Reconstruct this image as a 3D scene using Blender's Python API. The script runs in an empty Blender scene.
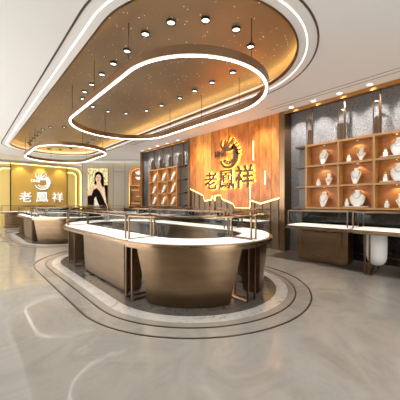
import bpy, bmesh, math, random
from mathutils import Vector, Matrix
from mathutils.geometry import tessellate_polygon
random.seed(7)
SC = bpy.context.scene
C = SC.collection
PI = math.pi
R = math.radians

# ------------------------------------------------------------------ materials
def srgb(c):
    return tuple(((v/255)/12.92 if v/255 <= .04045 else ((v/255+.055)/1.055)**2.4) for v in c) + (1,)

def mat(name, col, rough=.5, metal=0., emit=None, es=0., spec=.5, noise=None, coat=0.):
    m = bpy.data.materials.new(name); m.use_nodes = True
    nt = m.node_tree; b = nt.nodes['Principled BSDF']
    b.inputs['Base Color'].default_value = srgb(col)
    b.inputs['Roughness'].default_value = rough
    b.inputs['Metallic'].default_value = metal
    b.inputs['Specular IOR Level'].default_value = spec
    b.inputs['Coat Weight'].default_value = coat
    if emit:
        b.inputs['Emission Color'].default_value = srgb(emit)
        b.inputs['Emission Strength'].default_value = es
    if noise:                                     # (scale vector, second colour, roughness jitter)
        sc, col2 = noise
        tc = nt.nodes.new('ShaderNodeTexCoord'); mp = nt.nodes.new('ShaderNodeMapping')
        mp.inputs['Scale'].default_value = sc
        n = nt.nodes.new('ShaderNodeTexNoise'); n.inputs['Scale'].default_value = 1; n.inputs['Detail'].default_value = 6
        rp = nt.nodes.new('ShaderNodeValToRGB')
        rp.color_ramp.elements[0].position = .35; rp.color_ramp.elements[1].position = .65
        rp.color_ramp.elements[0].color = srgb(col); rp.color_ramp.elements[1].color = srgb(col2)
        nt.links.new(tc.outputs['Object'], mp.inputs['Vector']); nt.links.new(mp.outputs['Vector'], n.inputs['Vector'])
        nt.links.new(n.outputs['Fac'], rp.inputs['Fac']); nt.links.new(rp.outputs['Color'], b.inputs['Base Color'])
    return m

M = {}
M['ceiling'] = mat('white_plaster', (238, 237, 236), .85, spec=.2)
M['bronze'] = mat('champagne_bronze', (152, 128, 102), .31, 1., noise=((2, 2, 9), (138, 114, 90)))
M['bronze_rim'] = mat('polished_bronze', (168, 138, 108), .22, 1.)
M['bronze_dark'] = mat('dark_bronze', (96, 78, 62), .38, .9)
M['bronze_tube'] = mat('bronze_tube', (140, 112, 86), .3, 1.)
M['brass'] = mat('warm_brass', (196, 146, 88), .25, 1.)
M['deck'] = mat('white_deck_added_glow', (245, 243, 240), .6, emit=(255, 250, 244), es=.55)  # emission stands in for showcase lighting, keeps the deck pure white
M['white'] = mat('white_leatherette', (240, 238, 234), .6)
M['led'] = mat('led_white', (255, 255, 255), .5, emit=(255, 250, 244), es=4.5)
M['led_line'] = mat('led_line', (255, 255, 255), .5, emit=(255, 250, 244), es=1.1)
M['led_warm'] = mat('led_warm', (255, 230, 160), .5, emit=(255, 214, 130), es=6)
M['led_yellow'] = mat('led_yellow', (255, 240, 170), .5, emit=(255, 226, 130), es=4)
M['led_niche'] = mat('led_niche', (255, 230, 180), .5, emit=(255, 190, 110), es=1.2)
M['led_cove'] = mat('led_cove', (255, 255, 255), .5, emit=(255, 244, 226), es=3)
M['lamp'] = mat('lamp_face', (255, 255, 255), .5, emit=(255, 248, 236), es=3.5)
M['black'] = mat('black_trim', (38, 32, 28), .4)
M['groove'] = mat('dark_groove', (84, 72, 60), .5)
M['greywall'] = mat('taupe_wall', (178, 168, 150), .75, noise=((.8, .8, .8), (172, 162, 144)))
M['pillar'] = mat('taupe_panel', (128, 110, 92), .5)
M['gold_paint'] = mat('gold_leaf_wall', (212, 174, 88), .42, .25, noise=((1.2, 1, .5), (204, 164, 78)))
M['goldlight'] = mat('gold_panel_edge', (232, 206, 130), .4, .3)
M['orange'] = mat('orange_wood', (190, 122, 52), .5, noise=((1.5, 2, 14), (170, 104, 42)))
M['wood_edge'] = mat('shelf_edge_wood', (178, 130, 78), .45)
M['red'] = mat('red_lacquer', (170, 20, 24), .4)
M['gold'] = mat('gold_jewellery', (240, 190, 90), .2, 1.)
M['silver'] = mat('silver_jewellery', (190, 186, 180), .2, 1.)
M['darkpad'] = mat('dark_pad', (44, 34, 30), .6)
M['sign_metal'] = mat('sign_dark_metal', (88, 66, 48), .4, .6)
M['halo'] = mat('halo_back', (255, 220, 140), .5, emit=(255, 210, 120), es=26)
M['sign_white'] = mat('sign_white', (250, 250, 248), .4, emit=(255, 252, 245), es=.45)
M['sign_shadow'] = mat('sign_shadow', (104, 78, 44), .5)  # brown for the painted shadow edges behind the white sign
M['halo_gold'] = mat('halo_gold', (255, 240, 190), .5, emit=(255, 226, 150), es=5)
M['strip_dark'] = mat('grey_plinth_stone', (104, 98, 92), .3, noise=((2, 2, 2), (88, 82, 77)))
M['grille'] = mat('grille_white', (214, 208, 204), .5)
M['skin'] = mat('print_skin', (232, 190, 160), .6, emit=(232, 190, 160), es=.15)
M['hair'] = mat('print_black', (18, 12, 10), .9, spec=.1)
M['lips'] = mat('print_red', (190, 30, 36), .6)
M['cloth'] = mat('print_dark_cloth', (26, 17, 15), .9, spec=.1)
M['blouse'] = mat('print_white', (238, 226, 214), .6, emit=(238, 226, 214), es=.1)

def node_mat(name):
    m = bpy.data.materials.new(name); m.use_nodes = True
    return m, m.node_tree, m.node_tree.nodes['Principled BSDF'], m.node_tree.nodes, m.node_tree.links

def ramp(N, stops):
    r = N.new('ShaderNodeValToRGB'); e = r.color_ramp.elements
    e[0].position, e[0].color = stops[0][0], srgb(stops[0][1])
    e[1].position, e[1].color = stops[-1][0], srgb(stops[-1][1])
    for p, c in stops[1:-1]:
        x = e.new(p); x.color = srgb(c)
    return r

def marble(name, stops, scale, rough, dist=1.5, detail=8, seams=False, spec=.5):
    m, nt, b, N, L = node_mat(name)
    tc = N.new('ShaderNodeTexCoord')
    n = N.new('ShaderNodeTexNoise'); n.inputs['Scale'].default_value = scale; n.inputs['Detail'].default_value = detail
    n.inputs['Distortion'].default_value = dist; n.inputs['Roughness'].default_value = .62
    L.new(tc.outputs['Object'], n.inputs['Vector'])
    r = ramp(N, stops); L.new(n.outputs['Fac'], r.inputs['Fac'])
    out = r.outputs['Color']
    if seams:
        br = N.new('ShaderNodeTexBrick'); br.offset = 0
        br.inputs['Scale'].default_value = 1; br.inputs['Mortar Size'].default_value = .003
        br.inputs['Brick Width'].default_value = 1.5; br.inputs['Row Height'].default_value = 1.5
        br.inputs['Color1'].default_value = (1, 1, 1, 1); br.inputs['Color2'].default_value = (.985, .985, .985, 1)
        br.inputs['Mortar'].default_value = (.94, .94, .94, 1)
        mp = N.new('ShaderNodeMapping'); mp.inputs['Rotation'].default_value = (0, 0, 0)
        L.new(tc.outputs['Object'], mp.inputs['Vector']); L.new(mp.outputs['Vector'], br.inputs['Vector'])
        mx = N.new('ShaderNodeMix'); mx.data_type = 'RGBA'; mx.blend_type = 'MULTIPLY'; mx.inputs[0].default_value = 1
        L.new(out, mx.inputs[6]); L.new(br.outputs['Color'], mx.inputs[7]); out = mx.outputs[2]
    L.new(out, b.inputs['Base Color'])
    b.inputs['Roughness'].default_value = rough; b.inputs['Specular IOR Level'].default_value = spec
    return m

M['floor'] = marble('beige_marble', [(.3, (160, 155, 148)), (.5, (178, 173, 166)), (.6, (168, 163, 156)), (.7, (184, 180, 174))], 1.5, .06, 1.2, 9, True, .38)
M['marble_light'] = marble('white_veined_marble', [(.30, (130, 126, 122)), (.42, (216, 213, 209)), (.6, (230, 228, 225)), (.72, (160, 155, 150))], 4.0, .1, 2.0, 12)
M['marble_dark'] = marble('grey_veined_marble', [(.3, (66, 62, 59)), (.5, (112, 107, 102)), (.62, (90, 86, 82)), (.75, (160, 156, 150))], 4.5, .16, 2.0, 12)
M['marble_grey'] = marble('grey_border_marble', [(.3, (168, 160, 152)), (.7, (182, 174, 166))], 2.0, .16)
M['marble_black'] = marble('black_marble', [(.3, (22, 20, 20)), (.62, (34, 32, 31)), (.7, (70, 66, 62)), (.75, (30, 28, 27))], 2.4, .14, 2.0)

def stone():
    m, nt, b, N, L = node_mat('rough_grey_stone')
    tc = N.new('ShaderNodeTexCoord')
    v = N.new('ShaderNodeTexVoronoi'); v.inputs['Scale'].default_value = 90; L.new(tc.outputs['Object'], v.inputs['Vector'])
    n = N.new('ShaderNodeTexNoise'); n.inputs['Scale'].default_value = 46; n.inputs['Detail'].default_value = 8; n.inputs['Roughness'].default_value = .7
    L.new(tc.outputs['Object'], n.inputs['Vector'])
    r = ramp(N, [(.34, (64, 63, 66)), (.44, (118, 116, 118)), (.56, (150, 147, 147)), (.66, (104, 102, 103))])
    L.new(n.outputs['Fac'], r.inputs['Fac']); L.new(r.outputs['Color'], b.inputs['Base Color'])
    mx = N.new('ShaderNodeMath'); mx.operation = 'ADD'; L.new(n.outputs['Fac'], mx.inputs[0]); L.new(v.outputs['Distance'], mx.inputs[1])
    bp = N.new('ShaderNodeBump'); bp.inputs['Strength'].default_value = .9; bp.inputs['Distance'].default_value = .02
    L.new(mx.outputs[0], bp.inputs['Height']); L.new(bp.outputs['Normal'], b.inputs['Normal'])
    b.inputs['Roughness'].default_value = .8
    return m
M['stone'] = stone()

def starry():
    m, nt, b, N, L = node_mat('gold_starry_ceiling')
    tc = N.new('ShaderNodeTexCoord')
    v = N.new('ShaderNodeTexVoronoi'); v.inputs['Scale'].default_value = 13; v.inputs['Randomness'].default_value = 1
    L.new(tc.outputs['Object'], v.inputs['Vector'])
    lt = N.new('ShaderNodeMath'); lt.operation = 'LESS_THAN'; lt.inputs[1].default_value = .075; L.new(v.outputs['Distance'], lt.inputs[0])
    sc = N.new('ShaderNodeMath'); sc.operation = 'MULTIPLY'; sc.inputs[1].default_value = 2.2; L.new(lt.outputs[0], sc.inputs[0])
    n = N.new('ShaderNodeTexNoise'); n.inputs['Scale'].default_value = .9; n.inputs['Detail'].default_value = 5
    L.new(tc.outputs['Object'], n.inputs['Vector'])
    r = ramp(N, [(.35, (158, 136, 110)), (.65, (170, 146, 116))]); L.new(n.outputs['Fac'], r.inputs['Fac'])
    L.new(r.outputs['Color'], b.inputs['Base Color'])
    b.inputs['Metallic'].default_value = .55; b.inputs['Roughness'].default_value = .38
    b.inputs['Emission Color'].default_value = srgb((255, 240, 210)); L.new(sc.outputs[0], b.inputs['Emission Strength'])
    return m
M['starry'] = starry()

def boards():
    m, nt, b, N, L = node_mat('orange_veneer_boards')
    tc = N.new('ShaderNodeTexCoord'); sp = N.new('ShaderNodeSeparateXYZ'); L.new(tc.outputs['Object'], sp.inputs[0])
    dv = N.new('ShaderNodeMath'); dv.operation = 'DIVIDE'; dv.inputs[1].default_value = .36; L.new(sp.outputs['Y'], dv.inputs[0])
    fl = N.new('ShaderNodeMath'); fl.operation = 'FLOOR'; L.new(dv.outputs[0], fl.inputs[0])
    wn = N.new('ShaderNodeTexWhiteNoise'); wn.noise_dimensions = '1D'; L.new(fl.outputs[0], wn.inputs['W'])
    cb = N.new('ShaderNodeCombineXYZ'); L.new(wn.outputs['Value'], cb.inputs['X']); 
    my = N.new('ShaderNodeMath'); my.operation = 'MULTIPLY'; my.inputs[1].default_value = 3.0; L.new(sp.outputs['Y'], my.inputs[0])
    mz = N.new('ShaderNodeMath'); mz.operation = 'MULTIPLY'; mz.inputs[1].default_value = 1.1; L.new(sp.outputs['Z'], mz.inputs[0])
    L.new(my.outputs[0], cb.inputs['Y']); L.new(mz.outputs[0], cb.inputs['Z'])
    n = N.new('ShaderNodeTexNoise'); n.noise_dimensions = '4D'; n.inputs['Scale'].default_value = 2.2; n.inputs['Detail'].default_value = 6
    n.inputs['Distortion'].default_value = .6
    wv = N.new('ShaderNodeMath'); wv.operation = 'MULTIPLY'; wv.inputs[1].default_value = 9; L.new(wn.outputs['Value'], wv.inputs[0])
    L.new(cb.outputs[0], n.inputs['Vector']); L.new(wv.outputs[0], n.inputs['W'])
    ad = N.new('ShaderNodeMath'); ad.operation = 'MULTIPLY_ADD'; ad.inputs[1].default_value = .34; L.new(wn.outputs['Value'], ad.inputs[0])
    sb = N.new('ShaderNodeMath'); sb.operation = 'SUBTRACT'; sb.inputs[1].default_value = .17; L.new(n.outputs['Fac'], sb.inputs[0]); L.new(sb.outputs[0], ad.inputs[2])
    r = ramp(N, [(.25, (170, 92, 34)), (.45, (206, 124, 50)), (.62, (224, 146, 66)), (.8, (238, 172, 92))])
    L.new(ad.outputs[0], r.inputs['Fac'])
    # fine dark joint between boards
    fr = N.new('ShaderNodeMath'); fr.operation = 'FRACT'; L.new(dv.outputs[0], fr.inputs[0])
    lt = N.new('ShaderNodeMath'); lt.operation = 'LESS_THAN'; lt.inputs[1].default_value = .03; L.new(fr.outputs[0], lt.inputs[0])
    mx = N.new('ShaderNodeMix'); mx.data_type = 'RGBA'; L.new(lt.outputs[0], mx.inputs[0]); L.new(r.outputs['Color'], mx.inputs[6]); mx.inputs[7].default_value = srgb((90, 44, 18))
    L.new(mx.outputs[2], b.inputs['Base Color']); b.inputs['Roughness'].default_value = .35
    return m
M['boards'] = boards()

def glitter():
    m, nt, b, N, L = node_mat('print_gold_glitter')
    tc = N.new('ShaderNodeTexCoord')
    v = N.new('ShaderNodeTexVoronoi'); v.inputs['Scale'].default_value = 18; L.new(tc.outputs['Object'], v.inputs['Vector'])
    r = ramp(N, [(0., (246, 240, 200)), (.45, (226, 214, 160)), (.8, (150, 130, 80))]); L.new(v.outputs['Distance'], r.inputs['Fac'])
    L.new(r.outputs['Color'], b.inputs['Base Color']); L.new(r.outputs['Color'], b.inputs['Emission Color'])
    b.inputs['Emission Strength'].default_value = .4; b.inputs['Roughness'].default_value = .6
    return m
M['glitter'] = glitter()

def glass():
    m = bpy.data.materials.new('clear_glass'); m.use_nodes = True
    nt = m.node_tree; N = nt.nodes; L = nt.links
    N.remove(N['Principled BSDF']); o = N['Material Output']
    t = N.new('ShaderNodeBsdfTransparent'); t.inputs[0].default_value = (.975, .985, .98, 1)
    g = N.new('ShaderNodeBsdfGlossy'); g.inputs['Roughness'].default_value = .02; g.inputs['Color'].default_value = (.9, .9, .9, 1)
    lw = N.new('ShaderNodeLayerWeight'); lw.inputs['Blend'].default_value = .5
    pw = N.new('ShaderNodeMath'); pw.operation = 'POWER'; pw.inputs[1].default_value = 5; L.new(lw.outputs['Facing'], pw.inputs[0])
    f = N.new('ShaderNodeMath'); f.operation = 'MULTIPLY_ADD'; f.inputs[1].default_value = .12; f.inputs[2].default_value = .008; L.new(pw.outputs[0], f.inputs[0])
    x = N.new('ShaderNodeMixShader'); L.new(f.outputs[0], x.inputs[0]); L.new(t.outputs[0], x.inputs[1]); L.new(g.outputs[0], x.inputs[2])
    L.new(x.outputs[0], o.inputs['Surface'])
    return m
M['glass'] = glass()

# ------------------------------------------------------------------ mesh helpers
def obj(name, bm, m, parent=None, origin=None, bevel=0, smooth=False):
    if origin: bmesh.ops.translate(bm, verts=bm.verts, vec=-Vector(origin))
    bmesh.ops.recalc_face_normals(bm, faces=bm.faces)
    me = bpy.data.meshes.new(name); bm.to_mesh(me); bm.free()
    for x in (m if isinstance(m, (list, tuple)) else [m]): me.materials.append(M[x] if isinstance(x, str) else x)
    if smooth:
        for p in me.polygons: p.use_smooth = True
        me.set_sharp_from_angle(angle=R(40))
    o = bpy.data.objects.new(name, me); C.objects.link(o)
    if parent: o.parent = parent
    if bevel:
        b = o.modifiers.new('bevel', 'BEVEL'); b.width = bevel; b.segments = 2; b.limit_method = 'ANGLE'
    return o

def tag(o, label, cat, group=None, kind=None):
    if label: o['label'] = label
    if cat: o['category'] = cat
    if group: o['group'] = group
    if kind: o['kind'] = kind
    return o

def thing(name, label, cat, loc=(0, 0, 0), rz=0, group=None):
    o = bpy.data.objects.new(name, None); C.objects.link(o); o.empty_display_size = .1
    o.location = loc; o.rotation_euler = (0, 0, rz)
    return tag(o, label, cat, group)

def struct(name, bm, m, parent=None, **k):
    o = obj(name, bm, m, parent, **k)
    if not parent: o['kind'] = 'structure'
    return o

def kids(o): return [c for c in bpy.data.objects if c.parent == o]
def dup(root, loc, rz=None, label=None, group=None):
    r = root.copy(); C.objects.link(r); r.location = loc
    if rz is not None: r.rotation_euler = (0, 0, rz)
    if label: r['label'] = label
    if group: r['group'] = group
    for ch in kids(root):
        c = ch.copy(); C.objects.link(c); c.parent = r
        for g in kids(ch):
            d = g.copy(); C.objects.link(d); d.parent = c
    return r

def bx(bm, x0, x1, y0, y1, z0, z1, mi=0):
    v = [bm.verts.new(p) for p in [(x0, y0, z0), (x1, y0, z0), (x1, y1, z0), (x0, y1, z0), (x0, y0, z1), (x1, y0, z1), (x1, y1, z1), (x0, y1, z1)]]
    for f in [(0, 3, 2, 1), (4, 5, 6, 7), (0, 1, 5, 4), (1, 2, 6, 5), (2, 3, 7, 6), (3, 0, 4, 7)]:
        bm.faces.new([v[i] for i in f]).material_index = mi
    return bm

def B(*a): return bx(bmesh.new(), *a)

def prism(bm, outer, holes, z0, z1, mi=0):
    loops = [outer] + list(holes)
    tris = tessellate_polygon([[Vector((x, y, 0)) for x, y in l] for l in loops])
    flat = [p for l in loops for p in l]
    lo = [bm.verts.new((x, y, z0)) for x, y in flat]; hi = [bm.verts.new((x, y, z1)) for x, y in flat]
    for a, b, c in tris:
        try:
            bm.faces.new((hi[a], hi[b], hi[c])).material_index = mi; bm.faces.new((lo[c], lo[b], lo[a])).material_index = mi
        except ValueError: pass
    i = 0
    for l in loops:
        n = len(l)
        for k in range(n):
            a, b = i+k, i+(k+1) % n
            bm.faces.new((lo[a], lo[b], hi[b], hi[a])).material_index = mi
        i += n
    return bm

def band(bm, inner, outer, z0, z1, closed=True, mi=0):
    n = len(inner)
    V = [[bm.verts.new((*p, z)) for p, z in ((inner[k], z0), (outer[k], z0), (outer[k], z1), (inner[k], z1))] for k in range(n)]
    for k in range(n if closed else n-1):
        a, b = V[k], V[(k+1) % n]
        for j in range(4):
            bm.faces.new((a[j], a[(j+1) % 4], b[(j+1) % 4], b[j])).material_index = mi
    if not closed:
        bm.faces.new(V[0]).material_index = mi; bm.faces.new(V[-1][::-1]).material_index = mi
    return bm

def stadium(cx, rad, y0, y1, n=40):
    p = []
    for k in range(n+1):
        t = PI + PI*k/n; p.append((cx+rad*math.cos(t), y0+rad*math.sin(t)))
    for k in range(n+1):
        t = PI*k/n; p.append((cx+rad*math.cos(t), y1+rad*math.sin(t)))
    return p

def tube(bm, pts, rad, n=8, closed=False, square=False, mi=0):
    pts = [Vector(p) for p in pts]; rings = []
    N_ = len(pts)
    if square: n = 4
    prev = None
    for i, p in enumerate(pts):
        if closed: t = (pts[(i+1) % N_]-pts[i-1])
        else: t = pts[min(i+1, N_-1)]-pts[max(i-1, 0)]
        t.normalize()
        up = Vector((0, 0, 1)) if abs(t.z) < .9 else Vector((1, 0, 0))
        u = t.cross(up).normalized(); w = t.cross(u).normalized()
        if prev is not None and n != 4:
            u = (prev-t*prev.dot(t)).normalized(); w = t.cross(u)
        if prev is not None and n == 4:
            u2 = (prev-t*prev.dot(t))
            if u2.length > .05: u = u2.normalized(); w = t.cross(u)
        prev = u
        off = PI/4 if n == 4 else 0
        rr = rad*math.sqrt(2) if n == 4 else rad
        rings.append([bm.verts.new(p+(u*math.cos(off+2*PI*k/n)+w*math.sin(off+2*PI*k/n))*rr) for k in range(n)])
    for i in range(N_ if closed else N_-1):
        a, b = rings[i], rings[(i+1) % N_]
        for k in range(n): bm.faces.new((a[k], a[(k+1) % n], b[(k+1) % n], b[k])).material_index = mi
    if not closed:
        bm.faces.new(rings[0][::-1]).material_index = mi; bm.faces.new(rings[-1]).material_index = mi
    return bm

def lathe(bm, prof, n=16, at=(0, 0, 0), mi=0, sy=1):
    rings = []
    for r_, z in prof:
        rings.append([bm.verts.new((at[0]+r_*math.cos(2*PI*k/n), at[1]+sy*r_*math.sin(2*PI*k/n), at[2]+z)) for k in range(n)])
    for a, b in zip(rings, rings[1:]):
        for k in range(n): bm.faces.new((a[k], a[(k+1) % n], b[(k+1) % n], b[k])).material_index = mi
    bm.faces.new(rings[0][::-1]).material_index = mi; bm.faces.new(rings[-1]).material_index = mi
    return bm

def vprism(outline, holes, y0, y1):
    bm = prism(bmesh.new(), outline, holes, y0, y1)
    bmesh.ops.transform(bm, matrix=Matrix(((1, 0, 0, 0), (0, 0, 1, 0), (0, 1, 0, 0), (0, 0, 0, 1))), verts=bm.verts)
    return bm

def arc(cx, cy, r_, a0, a1, n=24):
    return [(cx+r_*math.cos(R(a0+(a1-a0)*k/n)), cy+r_*math.sin(R(a0+(a1-a0)*k/n))) for k in range(n+1)]

def loft(bm, rings, mi=0):
    V = [[bm.verts.new(p) for p in r_] for r_ in rings]; n = len(V[0])
    for a, b in zip(V, V[1:]):
        for k in range(n): bm.faces.new((a[k], a[(k+1) % n], b[(k+1) % n], b[k])).material_index = mi
    bm.faces.new(V[0][::-1]).material_index = mi; bm.faces.new(V[-1]).material_index = mi
    return bm

def spot(name, loc, energy, angle, target, col=(1, .82, .6), blend=.5, size=.03, parent=None):
    l = bpy.data.lights.new(name, 'SPOT'); l.energy = energy; l.spot_size = R(angle); l.spot_blend = blend; l.color = col; l.shadow_soft_size = size
    o = bpy.data.objects.new(name, l); C.objects.link(o); o.location = loc
    o.rotation_euler = (Vector(target)-Vector(loc)).to_track_quat('-Z', 'Y').to_euler()
    return o

# ------------------------------------------------------------------ camera
FPX, HY, HCAM = 260.0, 202.0, 1.2
TH = math.atan(235/FPX)
cam = bpy.data.cameras.new('camera'); co = bpy.data.objects.new('camera', cam); C.objects.link(co)
cam.sensor_width = 36; cam.lens = FPX/400*36; cam.shift_y = (HY-200)/400; cam.clip_start = .02; cam.clip_end = 200
co.location = (0, 0, HCAM); co.rotation_euler = (R(90), 0, -TH)
SC.camera = co

# ------------------------------------------------------------------ the setting
CX = 2.55                                   # axis of the floor rings and display islands
ISL = [(2.95, 5.40), (9.15, 11.60)]         # straight runs of both islands
CH = 3.4                                    # ceiling height
XW = 5.8                                    # front plane of the right wall
LX = 2.78                                   # axis of the ceiling recess
GY = 16.6                                   # gold wall

struct('floor', B(-3, 9, -3, 17, -.1, 0), 'floor')
rn = 0
for y0, y1 in ISL:
    for r0, r1, m, t in ((0, 1.18, 'marble_dark', .004), (1.18, 1.33, 'marble_light', .0045), (1.33, 1.42, 'marble_grey', .0042),
                         (1.42, 1.435, 'bronze_dark', .006), (1.61, 1.625, 'bronze_dark', .006)):
        rn += 1
        bm = bmesh.new()
        if r0 == 0: prism(bm, stadium(CX, r1, y0, y1), [], -.02, t)
        else: band(bm, stadium(CX, r0, y0, y1), stadium(CX, r1, y0, y1), -.02, t)
        struct('trim_%d' % rn, bm, m)
# dark stone strip along the right wall
struct('trim_%d' % (rn+1), B(5.0, 5.94, -3, 3.3, -.02, .005), 'strip_dark'); rn += 1

# ceiling with the long stadium opening
YR0, YR1 = 3.15, 11.9
struct('ceiling', prism(bmesh.new(), [(-3, -3), (9, -3), (9, 17), (-3, 17)], [stadium(LX, 1.52, YR0, YR1)], CH, CH+.04), 'ceiling')
rec = band(bmesh.new(), stadium(LX, 1.72, YR0, YR1), stadium(LX, 1.76, YR0, YR1), CH+.041, CH+.25)
rn += 1; struct('trim_%d' % rn, rec, 'ceiling')
rn += 1; struct('trim_%d' % rn, prism(bmesh.new(), stadium(LX, 1.72, YR0, YR1), [], CH+.2, CH+.25), 'starry')
rn += 1; struct('trim_%d' % rn, band(bmesh.new(), stadium(LX, 1.515, YR0, YR1), stadium(LX, 1.54, YR0, YR1), CH-.006, CH+.046), 'bronze_tube')
rn += 1; struct('trim_%d' % rn, band(bmesh.new(), stadium(LX, 1.775, YR0, YR1), stadium(LX, 1.80, YR0, YR1), CH-.004, CH+.02), 'groove')
tag(obj('light_strip', band(bmesh.new(), stadium(LX, 1.64, YR0, YR1), stadium(LX, 1.658, YR0, YR1), CH-.006, CH-.0005), 'led_line'),
    'thin white light line running around the gold ceiling recess in the plaster', 'light strip')
tag(obj('cove_light', band(bmesh.new(), stadium(LX, 1.64, YR0, YR1), stadium(LX, 1.67, YR0, YR1), CH+.045, CH+.065), 'led_warm'),
    'warm glowing cove strip tucked along the rim of the gold ceiling', 'light strip')
# ceiling seams
rn += 1
pts = [(1.0, 14.75), (1.5, 15.15), (2.1, 15.3), (3.0, 15.15), (3.8, 14.7), (5.4, 13.35), (6.6, 12.2), (8.5, 10.4)]
pa = [(x, y) for x, y in pts]; pb = [(x+.02, y+.035) for x, y in pts]
struct('trim_%d' % rn, band(bmesh.new(), pa, pb, CH-.004, CH+.02, closed=False), 'groove')
for xx in (5.42, 5.28):
    rn += 1; struct('trim_%d' % rn, B(xx, xx+.012, -3, 3.5, CH-.003, CH+.02), 'groove')

# right wall body, open stone niches
struct('wall_right', B(6.12, 6.3, -3, 10.3, 0, CH), 'pillar')
struct('wall_right_end', B(5.83, 6.3, 10.181, 10.3, 0, CH), 'stone')
struct('wall_right_corner', B(6.3, 9, 10.3, 10.4, 0, CH), 'greywall')

# unseen sides: walls, plus glazed openings added to let in fill light
struct('wall_front', B(3.4, 6.119, -3.12, -3, 0, CH), 'ceiling')
struct('wall_front_left', B(-3, .2, -3.12, -3, 0, CH), 'ceiling')
w2 = struct('fill_window_2', vprism([(.2, 0), (3.4, 0), (3.4, CH), (.2, CH)], [[(.26, .1), (3.34, .1), (3.34, CH-.06), (.26, CH-.06)]], -3.1, -3.02), 'bronze_dark')  # added opening behind the camera, brightens the foreground
struct('fill_window_frame', B(1.77, 1.83, -3.09, -3.03, .1, CH-.06), 'bronze_dark', w2)
struct('fill_window_pane', B(.26, 3.34, -3.065, -3.055, .1, CH-.06), 'glass', w2)
struct('wall_left', B(-3.12, -3, -3.12, 3.2, 0, CH), 'greywall')
struct('wall_left_far', B(-3.12, -3, 15.2, 17, 0, CH), 'greywall')
wn_ = struct('fill_window_1', band(bmesh.new(), [(3.26, .1), (15.14, .1), (15.14, CH-.06), (3.26, CH-.06)], [(3.2, 0), (15.2, 0), (15.2, CH), (3.2, CH)], -3.1, -3.02), 'bronze_dark')  # added glazing out of view, world light enters from the left
for v in wn_.data.vertices: v.co = Vector((v.co.z, v.co.x, v.co.y))
for k in range(5): struct('fill_window_frame', B(-3.09, -3.03, 5.2+k*2-.03, 5.2+k*2+.03, .1, CH-.06), 'bronze_dark', wn_)
struct('fill_window_pane', B(-3.065, -3.055, 3.26, 15.14, .1, CH-.06), 'glass', wn_)
# gold wall and grey angled wall
struct('wall_back', B(-3, 9, GY+.12, GY+.25, 0, CH), 'greywall')
ag = -TH
G0 = Vector((4.74, 14.85, 0))
def grey(name, bm, m, struct_=True, **k):
    o = obj(name, bm, m, **k); o.location = G0; o.rotation_euler = (0, 0, ag)
    if struct_: o['kind'] = 'structure'
    return o
grey('wall_angled', B(0, 5.2, 0, .12, 0, CH), 'greywall')
grey('wall_return', B(-.0, .12, .12, 1.6, 0, CH), 'greywall')
bm = bmesh.new()
for x in (1.69, 2.34): bx(bm, x, x+.02, -.004, .01, .1, CH-.1)
bx(bm, 1.71, 2.34, -.004, .01, 2.84, 2.86); bx(bm, .02, .035, -.004, .01, .1, CH-.1)
rn += 1; grey('trim_%d' % rn, bm, 'groove')
grey('baseboard_angled', B(0, 5.2, -.012, -.001, 0, .1), 'bronze_dark')
rn += 1; grey('trim_%d' % rn, B(.05, 5.2, -.17, -.15, CH-.07, CH-.001), 'ceiling')
o = grey('cove_light', B(.1, 5.0, -.145, -.12, CH-.03, CH-.01), 'led_cove', struct_=False)
tag(o, 'soft white cove line along the top of the taupe wall above the portrait', 'light strip')

# ------------------------------------------------------------------ text and emblem helpers
def glyph(ch, size, cx, cz, depth, m, parent, name='letter', fat=.012, y=0):
    """upright character in the local XZ plane, facing -Y"""
    cu = bpy.data.curves.new(name, 'FONT'); cu.body = ch; cu.size = 1; cu.extrude = depth/2/size; cu.resolution_u = 3
    t = bpy.data.objects.new('tmp', cu); C.objects.link(t)
    dg = bpy.context.evaluated_depsgraph_get(); me = bpy.data.meshes.new_from_object(t.evaluated_get(dg))
    bpy.data.objects.remove(t); bpy.data.curves.remove(cu)
    xs = [v.co.x for v in me.vertices]; ys = [v.co.y for v in me.vertices]
    s = size/(max(ys)-min(ys)); mx, my = (max(xs)+min(xs))/2, (max(ys)+min(ys))/2
    for v in me.vertices:
        x, yy, z = v.co; v.co = Vector(((x-mx)*s+cx, y-z*size, (yy-my)*s+cz))
    base = me; bm = bmesh.new()                     # brush weight: the stroke outline is repeated a little off-centre
    for i, (ox, oz) in enumerate(((0, 0), (fat, 0), (-fat, 0), (0, fat), (0, -fat), (fat*.7, fat*.7), (-fat*.7, -fat*.7), (fat*.7, -fat*.7), (-fat*.7, fat*.7)) if fat else ((0, 0),)):
        n0 = len(bm.verts); bm.from_mesh(base); bm.verts.ensure_lookup_table()
        bmesh.ops.translate(bm, verts=bm.verts[n0:], vec=(ox*size, i*.0003, oz*size))
    me = bpy.data.meshes.new(name); bm.to_mesh(me); bm.free(); bpy.data.meshes.remove(base)
    me.materials.append(M[m])
    o = bpy.data.objects.new(name, me); C.objects.link(o); o.parent = parent
    return o

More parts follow.
